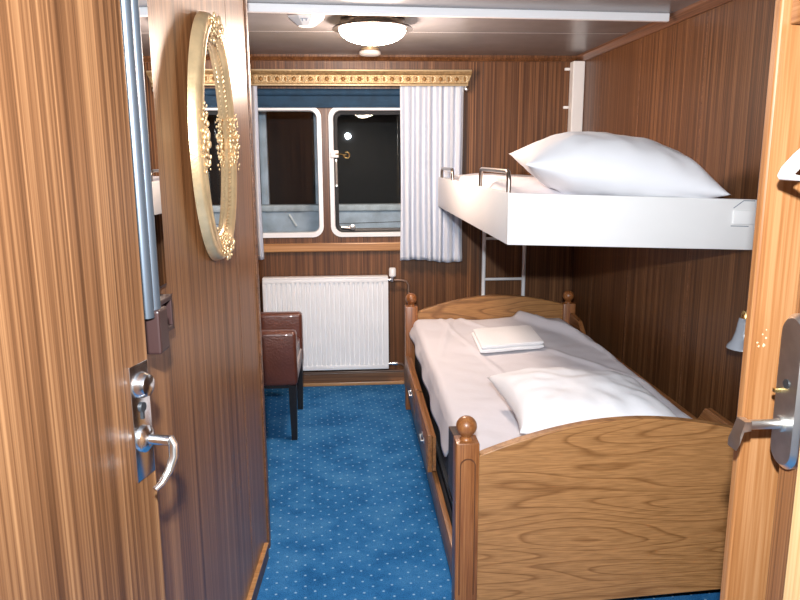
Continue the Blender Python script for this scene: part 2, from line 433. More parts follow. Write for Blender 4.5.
hall = MB()
for b_ in ((-1.0, -.94, -1.6, 1.0, 0, ZC), (1.0, 1.06, -1.6, .45, 0, ZC), (-1.0, 1.06, -1.66, -1.6, 0, ZC)): hall.box(*b_)
struct(put('wall_hall_bounce', hall, M['bouncepaint'], smooth=0))  # unseen walls added behind the camera to bounce fill and feed reflections
# windows -------------------------------------------------------------------
def make_window(idx, rect, gasket):
    x0, x1, z0, z1 = rect
    w = thing('window_%d' % idx, None, None, ((x0+x1)/2, D, z0), kind='structure')
    def lp(d, y, r): return [(p[0], y, p[1]) for p in rrect(x0+d, x1-d, z0+d, z1-d, r)]
    put('frame', MB().ring([lp(-.012, D+.0, .067), lp(-.012, D-.012, .067), lp(.012, D-.014, .05), lp(.016, D-.008, .046), lp(.018, D+.065, .044), lp(-.001, D+.065, .056)]), M['white_metal'], w)
    if gasket:
        put('gasket', MB().ring([lp(.018, D-.004, .046), lp(.026, D-.010, .042), lp(.04, D-.004, .034), lp(.04, D+.03, .034), lp(.018, D+.03, .046)]), M['rubber'], w)
    d = .03 if gasket else .016
    put('pane', MB().prism(rrect(x0+d, x1-d, z0+d, z1-d, .036), D+.018, D+.024, 'y'), M['glass'], w, smooth=0)
    return w
w1 = make_window(1, W1, False); w2 = make_window(2, W2, True)
struct(w1, 'left rounded white-framed cabin window, fixed pane', 'window'); struct(w2, 'right rounded cabin window with black gasket and latch', 'window')
lt = put('latch', MB().box(-.118, -.07, D-.034, D-.010, 1.478, 1.522, .004), M['white_plastic'], w2)
hk = MB().tube([(-.09, D-.03, 1.50), (-.055, D-.04, 1.498), (-.02, D-.045, 1.492)], .005, 8)
hk.tube([(-.02+.018*math.cos(t*PI/6+PI), D-.045, 1.492+.018*math.sin(t*PI/6+PI)) for t in range(11)], .005, 8)
put('hook', hk, M['brass'], lt)
put('hinge_bar', MB().tube([(-.085, D-.02, 1.46), (-.085, D-.02, 1.31)], .006, 8).lathe((-.085, D-.02, 1.455), [(.009, 0), (.009, .012)], 10).lathe((-.085, D-.02, 1.30), [(.009, 0), (.009, .012)], 10), M['satin'], w2)
put('hinge', MB().tube([(-.06, D-.02, 1.045), (.0, D-.02, 1.04)], .007, 8).lathe((.01, D-.02, 1.045), [(.0, -.012), (.018, -.01), (.018, .01), (0, .012)], 12, 'y'), M['nickel'], w2)

# deck bulwark, uprights and night backdrop seen through the panes
bwk = thing('bulwark', 'grey-blue painted deck bulwark outside below the dark windows', 'bulwark', (-.2, 4.95, 0))
put('board', MB().box(-1.3, 1.3, 4.93, 4.97, 0, 1.12, .006), M['deckpaint'], bwk)
put('board_seam', MB().faces([(-.1, 4.928, 1.03), (1.2, 4.928, 1.06), (1.2, 4.928, 1.064), (-.1, 4.928, 1.034)], [(0, 1, 2, 3)]), M['dark_line'], bwk, smooth=0)
put('cap_rail', MB().box(-1.3, 1.3, 4.90, 4.99, 1.12, 1.165, .01), M['deckdark'], bwk)
put('cleat', MB().tube([(-.42, 4.918, 1.10), (-.37, 4.912, 1.02)], .008, 8), M['white_metal'], bwk)
for px, nm in ((-.585, 'a'), (-.215, 'b')):
    post = put('deck_post', MB().box(px-.026, px+.026, 5.0, 5.06, 0, 2.3, .006), M['deckpaint'], loc=(px, 5.03, 0))
    tag(post, 'grey-blue upright outside the left window, %s' % ('beside the left curtain' if nm == 'a' else 'near the middle mullion'), 'post', 'uprights on the deck outside')
tag(put('night_backdrop', MB().box(-2.2, 2.2, 5.6, 5.65, 0, 2.6), M['night'], smooth=0, loc=(0, 5.62, 0)), 'black backdrop added beyond the windows for the dark night', 'backdrop')  # dark sheet added to stand for the night outside

# ------------------------------------------------------------------ left door, ajar
TH = math.radians(16); E0 = Vector((-.335, 1.15, 0))
du = Vector((math.sin(TH), math.cos(TH), 0)); dn = Vector((math.cos(TH), -math.sin(TH), 0))
def Dp(u, z, off=0.): return E0+du*u+dn*off+Vector((0, 0, z))        # u < 0 runs back to the hinge
def frame(fn):
    return lambda c: fn(c.x, c.z, c.y)                              # box coords: x=u, y=off, z=z
d1 = thing('door_1', 'wood-laminate cabin door standing ajar on the left with chrome lever', 'door', tuple(E0-du*.36), kind='structure')
d1.location.z = 0.012
mb = MB(); mb.xf = frame(Dp); mb.box(-.74, 0, -.04, 0, .012, 2.03); put('leaf', mb, M['doorwood'], d1, smooth=0, bevel=.002)
mb = MB(); mb.xf = frame(Dp); mb.box(-.058, -.007, 0, .003, .968, 1.16, .001)
pl = put('lock_plate', mb, M['chrome'], d1)
mb = MB(); mb.xf = frame(Dp)
mb.lathe((-.033, .003, 1.125), [(.021, 0), (.021, .006), (.017, .016), (.008, .019)], 24, 'y')
put('thumb_turn', mb, M['chrome'], pl)
mb = MB(); mb.xf = frame(Dp); mb.lathe((-.033, .003, 1.088), [(.008, 0), (.008, .004)], 14, 'y'); mb.box(-.0355, -.0305, .003, .006, 1.068, 1.086)
put('keyhole', mb, M['rubber'], pl)
mb = MB(); mb.xf = frame(Dp); mb.lathe((-.033, .003, 1.034), [(.022, 0), (.022, .005), (.015, .010), (.009, .012)], 24, 'y')
put('rosette', mb, M['chrome'], pl)
mb = MB(); mb.xf = frame(Dp)
mb.tube([(-.033, .010, 1.034), (-.033, .050, 1.034)], .0085, 14)
mb.tube([(-.031, .046, 1.038), (-.031, .053, 1.026), (-.036, .055, 1.008), (-.046, .051, .988), (-.060, .045, .973), (-.072, .040, .967)], [.008, .0085, .008, .007, .006, .005], 12, flat=.8)
put('lever', mb, M['chrome'], pl)

# wall pieces between the door edge and the oval mirror
tm = thing('tall_mirror', 'narrow tall mirror strip on the partition beside the ajar door edge', 'mirror', tuple(W(1.4, 1.22)))
put('backing', MB().faces(*wbox(1.20, 1.50, 1.22, 2.0, 0, .008)), M['brownplastic'], tm, smooth=0)
put('glass', MB().faces(*wbox(1.205, 1.496, 1.225, 1.995, .008, .010)), M['mirror'], tm, smooth=0)
gr = thing('grab_rail', 'grey metal upright rail ending in a brown plastic foot by the door edge', 'rail', tuple(W(1.28, 1.13)))
def wtube(mb, pts, r, **k): return mb.tube([W(*p) for p in pts], r, **k)
put('rail', wtube(wtube(MB(), [(1.285, 1.205, .05), (1.285, 2.02, .05)], .0125, seg=16), [(1.255, 1.205, .047), (1.255, 2.02, .047)], .013, seg=16), M['darkmetal'], gr)
put('end_cap', MB().faces(*wbox(1.262, 1.312, 1.135, 1.215, .034, .066)), M['brownplastic'], gr, smooth=0, bevel=.004)
br = MB()
for y0, y1, z0, z1 in ((1.36, 1.37, 1.14, 1.21), (1.44, 1.45, 1.14, 1.21), (1.36, 1.45, 1.14, 1.15), (1.36, 1.45, 1.20, 1.21)):
    br.faces(*wbox(y0, y1, z0, z1, .0, .034))
br.faces(*wbox(1.29, 1.37, 1.15, 1.205, .011, .036))
put('bracket', br, M['brownplastic'], gr, smooth=0, bevel=.002)

# oval gilt mirror
MY, MZ = 1.955, 1.525; A, B = .190, .250
def ell(t, r, off):
    # offset along the ellipse normal
    c, s_ = math.cos(t), math.sin(t); nx, nzz = c/A, s_/B; l = math.hypot(nx, nzz)
    return Vector((wx(MY)+.006-.002*(A*c+r*nx/l), MY+A*c+r*nx/l, MZ+B*s_+r*nzz/l))+wn*off
om = thing('oval_mirror', 'ornate gilt-framed oval mirror on the partition wall', 'mirror', tuple(W(MY, MZ-.31)))
prof = [(-.004, .006), (-.002, .010), (.004, .014), (.008, .011), (.013, .011), (.020, .016), (.025, .024), (.028, .024), (.034, .031), (.042, .032), (.046, .028), (.049, .028), (.055, .028), (.062, .022), (.065, .016), (.068, .0), (-.004, 0)]
NS = 96
put('frame', MB().ring([[ell(2*PI*k/NS, r, o) for k in range(NS)] for r, o in prof]), M['gold'], om, smooth=50)
put('glass', MB().loft([[ell(2*PI*k/NS, 0, o) for k in range(NS)] for o in (.006, .009)]), M['mirror'], om, smooth=0)
rp = MB()
for k in range(110):
    t = 2*PI*k/110; p = ell(t-.016, .0105, .013); q = ell(t+.016, .0165, .017)
    rp.tube([p, (p+q)/2+wn*.002, q], [.002, .0036, .002], 6)
put('rope_bead', rp, M['gold'], om)
def cluster(t0, n, spread, big):
    mb = MB()
    for k in range(n):
        t = t0+spread*((k+.5)/n-.5)*2; w = 1-abs((k+.5)/n-.5)*1.1
        for rr, oo in ((.006, .020), (.022, .030), (.038, .037), (.054, .032)):
            c = ell(t+random.uniform(-.02, .02), rr+random.uniform(-.006, .006), oo+random.uniform(-.003, .004))
            r = big*w*random.uniform(.7, 1.2); mb.blob(c, r*.8, r*.8, r*random.uniform(1.0, 1.9), 6)
    # two scrolling stems through the leaves
    for sgn in (-1, 1):
        pts = [ell(t0+sgn*spread*(.2+.9*i/8), .024+.012*math.sin(i*1.1), .029-.001*i) for i in range(9)]
        mb.tube(pts, [.0045-.0004*i for i in range(9)], 6)
    return mb
for t0, n, sp, big in ((PI/2, 15, .34, .0060), (-PI/2, 15, .34, .0060), (PI, 15, .28, .0064), (0, 15, .28, .0056)):
    put('leaf_ornament', cluster(t0, n, sp, big), M['gold'], om, smooth=60)
# ------------------------------------------------------------------ right side: jamb, head, door leaf
JX, JY = .70, 1.20
jm = MB().box(JX, 1.4515, JY-.022, JY, 0, ZC).box(JX+.07, 1.4515, JY+.0005, JY+.05, 0, ZC)
wf = struct(put('wall_front', jm, M['jamb'], smooth=0, bevel=.004), 'orange wood jamb closing the right of the view', 'jamb')
chips = MB()
for cx, cz, r in ((.714, 1.155, .002), (.722, 1.170, .0016), (.717, 1.148, .002), (.726, 1.150, .003), (.729, 1.163, .002), (.728, 1.178, .0014)):
    n = 7; chips.faces([(cx+r*random.uniform(.6, 1.2)*math.cos(2*PI*k/n), JY-.0226, cz+r*1.1*random.uniform(.6, 1.3)*math.sin(2*PI*k/n)) for k in range(n)], [tuple(range(n))])
put('chipped_patch', chips, M['chip'], wf, smooth=0, props={'label': 'pale chips in the orange jamb varnish'})
struct(put('trim_6', MB().box(JX+.016, JX+.12, .76, JY-.024, 1.688, 1.80, .002), M['jambx'], smooth=0), 'orange wood door head at top right', 'door head')
struct(put('trim_8', MB().box(.551, .66, .74, .80, 0, 2.0, .004), M['casing'], smooth=0), 'pale wood casing edge at lower right corner', 'door casing')
LX = .742
d2 = thing('door_2', 'brown door leaf at right edge with steel plate and lever', 'door', (LX, .85, .012), kind='structure')
put('leaf', MB().box(LX, LX+.035, .46, 1.124, .012, 1.68), M['partition'], d2, smooth=0, bevel=.003)
def capsule(y, z0, z1, hw, n=12):
    return [(y+hw*math.cos(PI*i/n), z1-hw+hw*math.sin(PI*i/n)) for i in range(n+1)]+[(y-hw*math.cos(PI*i/n), z0+hw-hw*math.sin(PI*i/n)) for i in range(n+1)]
mb = MB()
L0 = [(LX, p[0], p[1]) for p in capsule(1.095, .955, 1.225, .036)]
L1 = [(LX-.012, p[0], p[1]) for p in capsule(1.095, .955, 1.225, .036)]
L2 = [(LX-.020, p[0], p[1]) for p in capsule(1.095, .963, 1.217, .028)]
p2 = put('lock_plate', mb.loft([L0, L1, L2]), M['satin'], d2, smooth=40)
put('lever', MB().tube([(LX-.018, 1.10, 1.033), (LX-.026, 1.10, 1.033)], .014, 16).tube([(LX-.02, 1.10, 1.033), (.657, 1.10, 1.033)], .0085, 16)
    .loft([[(.664, y, z) for y, z in ((1.088, 1.026), (1.112, 1.026), (1.112, 1.042), (1.088, 1.042))], [(.652, y, z) for y, z in ((1.088, 1.024), (1.114, 1.024), (1.114, 1.042), (1.088, 1.042))],
           [(.647, y, z) for y, z in ((1.09, 1.000), (1.118, 1.000), (1.118, 1.016), (1.09, 1.016))], [(.645, y, z) for y, z in ((1.095, .988), (1.123, .988), (1.123, 1.002), (1.095, 1.002))]]), M['satin'], p2, smooth=40)
put('snib', MB().box(LX-.032, LX-.018, 1.108, 1.116, 1.085, 1.093, .002), M['brass'], p2)
put('keyhole', MB().lathe((LX-.019, 1.095, 1.105), [(.0, -.003), (.008, -.003), (.008, 0)], 14, 'x'), M['rubber'], p2)
# hook on the leaf and the hanger whose end shows
ch = thing('coat_hook', 'small metal coat hook on the right door leaf carrying the white hanger', 'hook', (LX, .90, 1.60))
put('plate', MB().box(LX-.004, LX, .885, .915, 1.585, 1.625, .001), M['satin'], ch)
put('prong', MB().tube([(LX-.004, .9, 1.612), (LX-.03, .9, 1.606), (LX-.058, .9, 1.604), (LX-.066, .9, 1.612), (LX-.067, .9, 1.622)], .004, 10), M['satin'], ch)
HX = .684
hg = thing('clothes_hanger', 'white plastic clothes hanger end poking in at the right edge', 'hanger', (HX, .9, 1.44))
def arm(sg):
    def P_(d, z): return (.9+sg*d, z)
    outer = [P_(.005, 1.545), P_(.06, 1.533), P_(.12, 1.510), P_(.17, 1.483), P_(.198, 1.463), P_(.208, 1.449)]
    inner = [P_(.203, 1.4415), P_(.150, 1.4415), P_(.005, 1.4415), P_(.005, 1.4485), P_(.16, 1.4485), P_(.182, 1.451), P_(.16, 1.466), P_(.12, 1.488), P_(.06, 1.511), P_(.005, 1.523)]
    return outer+inner
hb = MB()
hb.prism(arm(1), HX-.008, HX+.008, 'x'); hb.prism(arm(-1), HX-.008, HX+.008, 'x'); hb.box(HX-.008, HX+.008, .893, .907, 1.4415, 1.545)
put('arms', hb, M['white_plastic'], hg, smooth=30, bevel=.003)
put('hook', MB().tube([(HX, .9, 1.54), (HX, .9, 1.58)]+[(HX, .9+.022*math.sin(a), 1.604-.0*a-.022*math.cos(a)) for a in [i*PI/8 for i in range(2, 13)]], .0028, 8), M['satin'], hg)

# ------------------------------------------------------------------ ceiling fittings
lc = (.113, 3.42)
lp = thing('ceiling_lamp', 'round nickel ceiling lamp with glowing opal glass bowl', 'lamp', (lc[0], lc[1], ZC))
put('base_plate', MB().lathe((*lc, ZC), [(.10, 0), (.145, 0), (.147, -.004), (.118, -.010), (.112, -.022), (.108, -.022)], 40), M['nickel'], lp)
put('collar', MB().lathe((*lc, ZC), [(.095, -.01), (.11, -.01), (.112, -.026), (.12, -.03), (.095, -.03)], 40), M['nickel'], lp)
put('rim', MB().ring([[(lc[0]+r*math.cos(2*PI*k/48), lc[1]+r*math.sin(2*PI*k/48), ZC+z) for k in range(48)] for r, z in ((.118, -.028), (.15, -.029), (.178, -.033), (.184, -.040), (.174, -.042), (.140, -.034))]), M['nickel'], lp)
bowl = [(.154*math.cos(a)**.9, -.037-.068*math.sin(a)) for a in [i*PI/2/10 for i in range(11)]]
put('glass_bowl', MB().lathe((*lc, ZC), [(.11, -.034)]+bowl, 48), M['lampglass'], lp, smooth=60)
for sx in (-1, 1): put('screw', MB().lathe((lc[0]+sx*.148, lc[1]-.06, ZC-.040), [(.004, 0), (.004, -.01), (.001, -.012)], 8), M['nickel'], lp)
sd = thing('smoke_detector', 'small cream smoke detector on the ceiling behind the lamp', 'detector', (.125, 4.28, ZC))
put('base', MB().lathe((.125, 4.28, ZC), [(.05, 0), (.05, -.010), (.056, -.012)], 28), M['goldpale'], sd)
put('cover', MB().lathe((.125, 4.28, ZC), [(.058, -.014), (.062, -.020), (.062, -.030), (.05, -.038), (.02, -.040)], 28), M['white_paint'], sd)
es = thing('ceiling_sensor', 'white faceted octagonal fitting on the ceiling left of the lamp', 'sensor', (-.175, 3.22, ZC))
put('body', MB().lathe((-.175, 3.22, ZC), [(.082, 0), (.084, -.018), (.078, -.03), (.034, -.062)], 8, rot=PI/8), M['white_plastic'], es, smooth=0)
mk = MB()
for dx in (-.012, .004):
    mk.box(-.175+dx-.008, -.175+dx+.008, 3.22-.0615, 3.22-.058, ZC-.042, ZC-.039); mk.box(-.175+dx-.002, -.175+dx+.003, 3.22-.058, 3.22-.052, ZC-.050, ZC-.039)
put('printed_mark', mk, M['greymark'], es, smooth=0)

# ------------------------------------------------------------------ pelmet, blind, curtains
PX0, PX1 = -1.05, .742
pm = thing('pelmet', 'carved gilt pelmet box above the curtains', 'pelmet', ((PX0+PX1)/2, D, 1.90))
pr = [(D-.092, 1.90), (D-.105, 1.90), (D-.108, 1.912), (D-.100, 1.916), (D-.100, 1.962), (D-.112, 1.968), (D-.122, 1.982), (D-.122, 1.99), (D, 1.99), (D, 1.978), (D-.092, 1.978)]
put('moulding', MB().loft([[(x+sg*(-.02 if z < 1.95 else 0), y, z) for y, z in pr] for x, sg in ((PX0, -1), (PX1, 1))]), M['goldcarve'], pm, smooth=0)
put('top_bead', MB().box(PX0, PX1, D-.125, D-.004, 1.983, 1.992, .003), M['goldpale'], pm)
put('bottom_bead', MB().box(PX0+.02, PX1-.02, D-.111, D-.0925, 1.899, 1.910, .003), M['goldpale'], pm)
cv = MB(); n = 36
for k in range(n):
    x = PX0+.04+(PX1-PX0-.08)*k/(n-1)
    if k % 2 == 0:
        put('rosette', MB().blob((x, D-.101, 1.939), .013, .004, .013, 8), M['golddark'], pm, smooth=60)
        for a in range(6):
            cv.blob((x+.017*math.cos(a*PI/3), D-.102, 1.939+.015*math.sin(a*PI/3)), .005, .004, .005, 6)
    else:
        put('rosette', MB().blob((x, D-.101, 1.939), .006, .004, .014, 6), M['golddark'], pm, smooth=60)
        for sx in (-1, 1):
            cv.tube([(x+sx*.006, D-.102, 1.955), (x+sx*.016, D-.103, 1.95), (x+sx*.012, D-.103, 1.939), (x+sx*.018, D-.103, 1.928), (x+sx*.006, D-.102, 1.922)], .0035, 6)
put('carved_scroll', cv, M['goldpale'], pm, smooth=60)
rb = thing('roller_blind', 'navy blue roller blind pulled up under the gilt pelmet', 'blind', (-.12, D, 1.78))
put('roll', MB().tube([(-.9, D-.026, 1.868), (.6, D-.026, 1.868)], .022, 18), M['navy'], rb)
put('cloth', MB().prism([(D-.026, 1.87), (D-.022, 1.87), (D-.022, 1.79), (D-.026, 1.79)], -.89, .59, 'x'), M['navy'], rb, smooth=0)
put('bottom_bar', MB().box(-.89, .59, D-.032, D-.018, 1.778, 1.793, .004), M['navy'], rb)
cr = thing('curtain_rod', 'thin white curtain rod with end knob under the pelmet', 'rod', (0, D-.068, 1.885))
put('rod', MB().tube([(-1.03, D-.068, 1.945), (.715, D-.068, 1.945)], .005, 10), M['white_metal'], cr)
put('end_knob', MB().blob((.718, D-.07, 1.884), .014, .012, .014, 10), M['satin'], cr)
put('bracket', MB().box(.708, .716, D-.075, D, 1.885, 1.952, .002), M['white_metal'], cr)
def curtain(x0, x1, z0, z1, label, nf, lift=.0):
    def fn(u, v):
        z = z1+(z0-z1)*v; w = x1-x0
        x = x0+w*u+.006*math.sin(9*u+4*v)*v
        amp = .009+.006*v
        y = D-.068-.012*v+amp*math.sin(2*PI*nf*u+.5*math.sin(3*v))+.003*math.sin(2*PI*nf*1.7*u+1.2)+.01*v*nz(x, 0, z, 6)-.008*v
        zz = z+(.010*math.sin(u*5.5+.4)*v if v > .9 else 0)
        return (x, y, zz)
    o = put('curtain', MB().grid(fn, 120, 40), M['curtain'], loc=((x0+x1)/2, D-.075, z0), smooth=180, solid=.003)
    tag(o, label, 'curtain', 'window curtains')
curtain(.312, .70, .832, 1.935, 'pale striped curtain hanging right of the windows behind the upper bunk', 6)
curtain(-.98, -.548, .862, 1.935, 'pale curtain at left of the windows, mostly behind the partition', 7)

# ------------------------------------------------------------------ radiator
ra = thing('radiator', 'white ribbed panel radiator under the windows', 'radiator', (-.167, D, .13))
RX0, RX1, RZ0, RZ1, RY = -.562, .228, .13, .738, D-.10
pts = []; nf = 25; pw = (RX1-RX0-.03)/nf; x = RX0+.015
pts.append((RX0, RY)); 
for k in range(nf):
    xs = RX0+.015+k*pw
    pts += [(xs+pw*.08, RY), (xs+pw*.2, RY+.014), (xs+pw*.38, RY+.014), (xs+pw*.5, RY)]
pts.append((RX1, RY))
outl = pts+[(RX1, RY+.02), (RX0, RY+.02)]
put('ribbed_panel', MB().prism([(p[0], p[1]) for p in outl], RZ0+.03, RZ1-.035, 'z'), M['white_metal'], ra, smooth=30)
put('top_band', MB().box(RX0, RX1, RY-.0005, RY+.014, RZ1-.036, RZ1-.012, .003), M['white_metal'], ra)
put('bottom_band', MB().box(RX0, RX1, RY-.0005, RY+.014, RZ0, RZ0+.031, .003), M['white_metal'], ra)
gl = MB().box(RX0, RX1, RY, RY+.07, RZ1-.012, RZ1, .004)
put('top_grille', gl, M['white_metal'], ra)
for x0 in (RX0, RX1-.006): put('side_panel', MB().box(x0, x0+.006, RY+.012, RY+.07, RZ0, RZ1-.008, .001), M['white_metal'], ra)
for x0 in (-.42, .08): put('wall_bracket', MB().box(x0, x0+.03, RY+.021, D-.004, .3, .6), M['white_metal'], ra)
vy = RY+.035
vv = put('thermostat_valve', MB().tube([(RX1, vy, .712), (.258, vy, .712)], .009, 12).tube([(.258, vy, .70), (.258, vy, .73)], .013, 12), M['chrome'], ra)
put('thermostat_head', MB().lathe((.258, vy, .73), [(.015, 0), (.022, .006), (.022, .05), (.018, .058)], 18), M['white_plastic'], vv)
put('pipe', MB().tube([(.258, vy, .708), (.31, vy, .708), (.345, vy, .70), (.36, vy, .675), (.36, vy, .5), (.36, vy, .02)], .007, 10), M['copper'], vv)
v2 = put('return_valve', MB().tube([(RX1, vy, .155), (.26, vy, .155)], .008, 12).lathe((.27, vy, .155), [(.012, -.018), (.013, 0), (.012, .018)], 12, 'x'), M['chrome'], ra)
put('pipe', MB().tube([(.28, vy, .155), (.315, vy, .152), (.335, vy, .135), (.338, vy, .05), (.338, vy, .0)], .007, 10), M['copper'], v2)

# ------------------------------------------------------------------ armchair
ac = thing('armchair', 'brown leather armchair with black legs before the radiator', 'armchair', (-.57, 3.87, 0))
AX0, AX1 = -.84, -.295
def arm_panel(y0, y1): return MB().box(AX0, AX1, y0, y1, .305, .597, .02, 4)
put('arm', arm_panel(3.605, 3.685), M['leather'], ac); put('arm', arm_panel(4.055, 4.135), M['leather'], ac)
put('backrest', MB().box(AX0-.03, AX0+.06, 3.69, 4.05, .30, .76, .02, 4), M['leather'], ac)
put('seat_cushion', MB().box(AX0+.06, AX1-.012, 3.687, 4.053, .38, .465, .022, 4), M['leather'], ac)
put('front_panel', MB().box(AX1-.04, AX1-.004, 3.687, 4.053, .308, .39, .006), M['greyseat'], ac)
for (x, y) in ((AX1-.027, 3.635), (AX1-.027, 4.108), (AX0+.03, 3.635), (AX0+.03, 4.108)):
    put('leg', MB().loft([[(x-r, y-r, z), (x+r, y-r, z), (x+r, y+r, z), (x-r, y+r, z)] for r, z in ((.015, 0), (.021, .306))]), M['blackwood'], ac, smooth=0)
put('seat_frame', MB().box(AX0+.02, AX1-.02, 3.62, 4.12, .29, .307), M['blackwood'], ac, smooth=0)

# ------------------------------------------------------------------ bed
bd = thing('bed', 'single wooden bed with ball-topped posts and arched ends', 'bed', (.79, 3.06, 0))
BX0, BX1, BY0, BY1, PS = .306, 1.312, 2.015, 4.105, .072
def bed_post(x, y, flute):
    mb = MB(); zt = .628; c = .006
    mb.box(x, x+PS, y, y+PS, 0, zt, .005, 2)
    p = put('post', mb, M['post'], bd)
    cx, cy = x+PS/2, y+PS/2
    put('ball_finial', MB().lathe((cx, cy, zt), [(.021, -.002), (.021, .004), (.015, .009), (.016, .011)]+[(.0325*math.sin(PI*i/14), .042-.0325*math.cos(PI*i/14)) for i in range(3, 15)], 24), M['post'], p, smooth=60)
    if flute:
        # stopped, round-topped bead framing a shallow field on the face towards the foot
        h = []
        for r in (.0245, .021):
            h.append([(cx-r, .12)]+[(cx-r*math.cos(PI*i/12), .555+r*math.sin(PI*i/12)) for i in range(13)]+[(cx+r, .12)])
        o, i_ = h; mb2 = MB(); nn = len(o)
        mb2.loft([[(o[k][0], y-.003, o[k][1]), (i_[k][0], y-.003, i_[k][1]), (i_[k][0], y+.001, i_[k][1]), (o[k][0], y+.001, o[k][1])] for k in range(nn)])
        put('flute_bead', mb2, M['groove'], p)
    return p
for x in (BX0, BX1-PS):
    bed_post(x, BY0, True); bed_post(x, BY1-PS, False)
def arched(zl, zm, zr, z0, y0, y1, n=24):
    xl, xr = BX0+PS-.004, BX1-PS+.004; top = []
    for i in range(n+1):
        u = i/n; base = zl+(zr-zl)*u; bulge = (zm-(zl+zr)/2)*math.sin(PI*u)**.9 if 0 < u < 1 else 0
        top.append((xl+(xr-xl)*u, base+bulge))
    return MB().prism([(xl, z0-.022)]+[(xr, z0+.022)]+top[::-1], y0, y1, 'y')
put('footboard', arched(.578, .682, .626, .066, 2.03, 2.064), M['veneer'], bd, smooth=25, bevel=.003)
put('headboard', arched(.588, .680, .622, .22, 4.055, 4.09), M['headveneer'], bd, smooth=25, bevel=.003)
put('foot_rail', MB().box(BX0+.018, BX0+.04, BY0+PS-.004, BY1-PS+.004, .055, .165, .003), M['rail'], bd)
# shaped right rail: high at the ends, low between
yy = [(2.078, .575), (2.40, .575), (2.46, .50), (3.80, .50), (3.88, .56), (4.042, .575), (4.042, .26), (2.078, .26)]
put('side_rail', MB().prism(yy, BX1-.034, BX1-.008, 'x'), M['rail'], bd, smooth=0, bevel=.004)
for y0, y1 in ((2.77, 3.35), (3.37, 3.98)):
    dr = put('drawer', MB().box(BX0-.006, BX0+.014, y0, y1, .185, .35, .003), M['rail'], bd)
    put('drawer_box', MB().box(BX0+.016, BX0+.03, y0+.005, y1-.005, .19, .34), M['rail'], dr, smooth=0)
    put('drawer_field', MB().box(BX0-.0075, BX0-.005, y0+.03, y1-.03, .21, .326, .001), M['rail'], dr)
    ym = y0+.16
    put('pull', MB().tube([(BX0-.006, ym-.035, .275), (BX0-.020, ym-.035, .275), (BX0-.020, ym+.035, .275), (BX0-.006, ym+.035, .275)], .004, 8)
        .box(BX0-.010, BX0-.006, ym-.045, ym-.025, .265, .288, .002).box(BX0-.010, BX0-.006, ym+.025, ym+.045, .265, .288, .002), M['satin'], dr)
put('side_bracket', MB().prism([(BY0+PS-.002, .40), (BY0+PS+.13, .40), (BY0+PS+.13, .606), (BY0+PS-.002, .62)], BX0+.004, BX0+.03, 'x'), M['shadedrail'], bd, smooth=0, bevel=.002)
put('support_panel', MB().box(BX0+.045, BX0+.058, BY0+PS, BY1-PS, .12, .22), M['mattress'], bd, smooth=0)
put('slat_base', MB().box(BX0+.045, BX1-.04, BY0+PS, BY1-PS, .20, .22), M['mattress'], bd, smooth=0)
put('platform', MB().box(BX0+.045, BX1-.04, BY0+PS-.01, BY1-PS+.01, .22, .24), M['mattress'], bd, smooth=0)
tag(put('mattress', MB().box(.358, 1.232, 2.083, 4.036, .24, .53, .03, 4), M['mattress'], loc=(.79, 3.06, .24)), 'charcoal mattress of the lower bed, its dark side showing under the sheet', 'mattress')
# sheet draped over the mattress
def hem(y):
    P = [(2.07, .525), (2.30, .515), (2.37, .46), (2.43, .40), (2.55, .405), (2.70, .41), (3.04, .43), (3.6, .462), (4.05, .47)]
    for (a, za), (b, zb) in zip(P, P[1:]):
        if a <= y <= b: return za+(zb-za)*(y-a)/(b-a)
    return P[-1][1]
def lump(x, y):
    z = .010*nz(x, y*.6, 3.1, 4)+.004*nz(x, y, 9.2, 11)
    z += .006*math.sin(9*(x*1.2+y*.45)+3*nz(x, y, 0, 2))*(.5+.5*nz(x, y, 5, 3))
    d = (x-1.08)*.92+(y-3.82)*.40                 # ridge running from the headboard to the right
    z += .042*math.exp(-(d/.028)**2)*max(0, min(1, (y-3.35)/.5))
    z += .022*math.exp(-(((x-1.16)*.97+(y-3.6)*.18)/.022)**2)*max(0, min(1, (y-3.0)/.5))
    z += .010*math.exp(-(((x-.98)*.9+(y-3.3)*.42)/.018)**2)*max(0, min(1, (y-2.7)/.4))
    z += .008*math.exp(-(((x-.50)*.98-(y-3.7)*.2)/.016)**2)*max(0, min(1, (y-3.1)/.5))
    d2 = (x-.62)*.96+(y-3.2)*.12; z += .006*math.exp(-(d2/.014)**2)
    return z
def sheet(u, v):
    y = 2.074+(4.048-2.074)*v; xr, xl, zt, r = 1.243, .352, .543, .035
    hz = hem(y); Lr, Lt, La, Ls = .10, xr-xl-2*r, PI/2*r, max(.02, zt-r-hz)
    s = u*(Lr+La+Lt+La+Ls)
    if s < Lr: x, z, n_ = xr, zt-r-(Lr-s), (1, 0)
    elif s < Lr+La: a = (s-Lr)/r; x, z = xr-r+r*math.cos(a), zt-r+r*math.sin(a)
    elif s < Lr+La+Lt: x, z = xr-r-(s-Lr-La), zt
    elif s < Lr+2*La+Lt: a = PI/2+(s-Lr-La-Lt)/r; x, z = xl+r+r*math.cos(a), zt-r+r*math.sin(a)
    else:
        q = s-Lr-2*La-Lt; x, z = xl-.016*(q/Ls)+.006*math.sin(y*17)*(q/Ls)-.004, zt-r-q
    top = max(0, min(1, (z-.50)/.04))
    return (x, y, z+lump(x, y)*top+.002*top)
tag(put('bed_sheet', MB().grid(sheet, 110, 130), M['sheet'], loc=(.79, 3.06, .55), smooth=180, solid=.004), 'rumpled white sheet spread over the lower mattress', 'sheet')

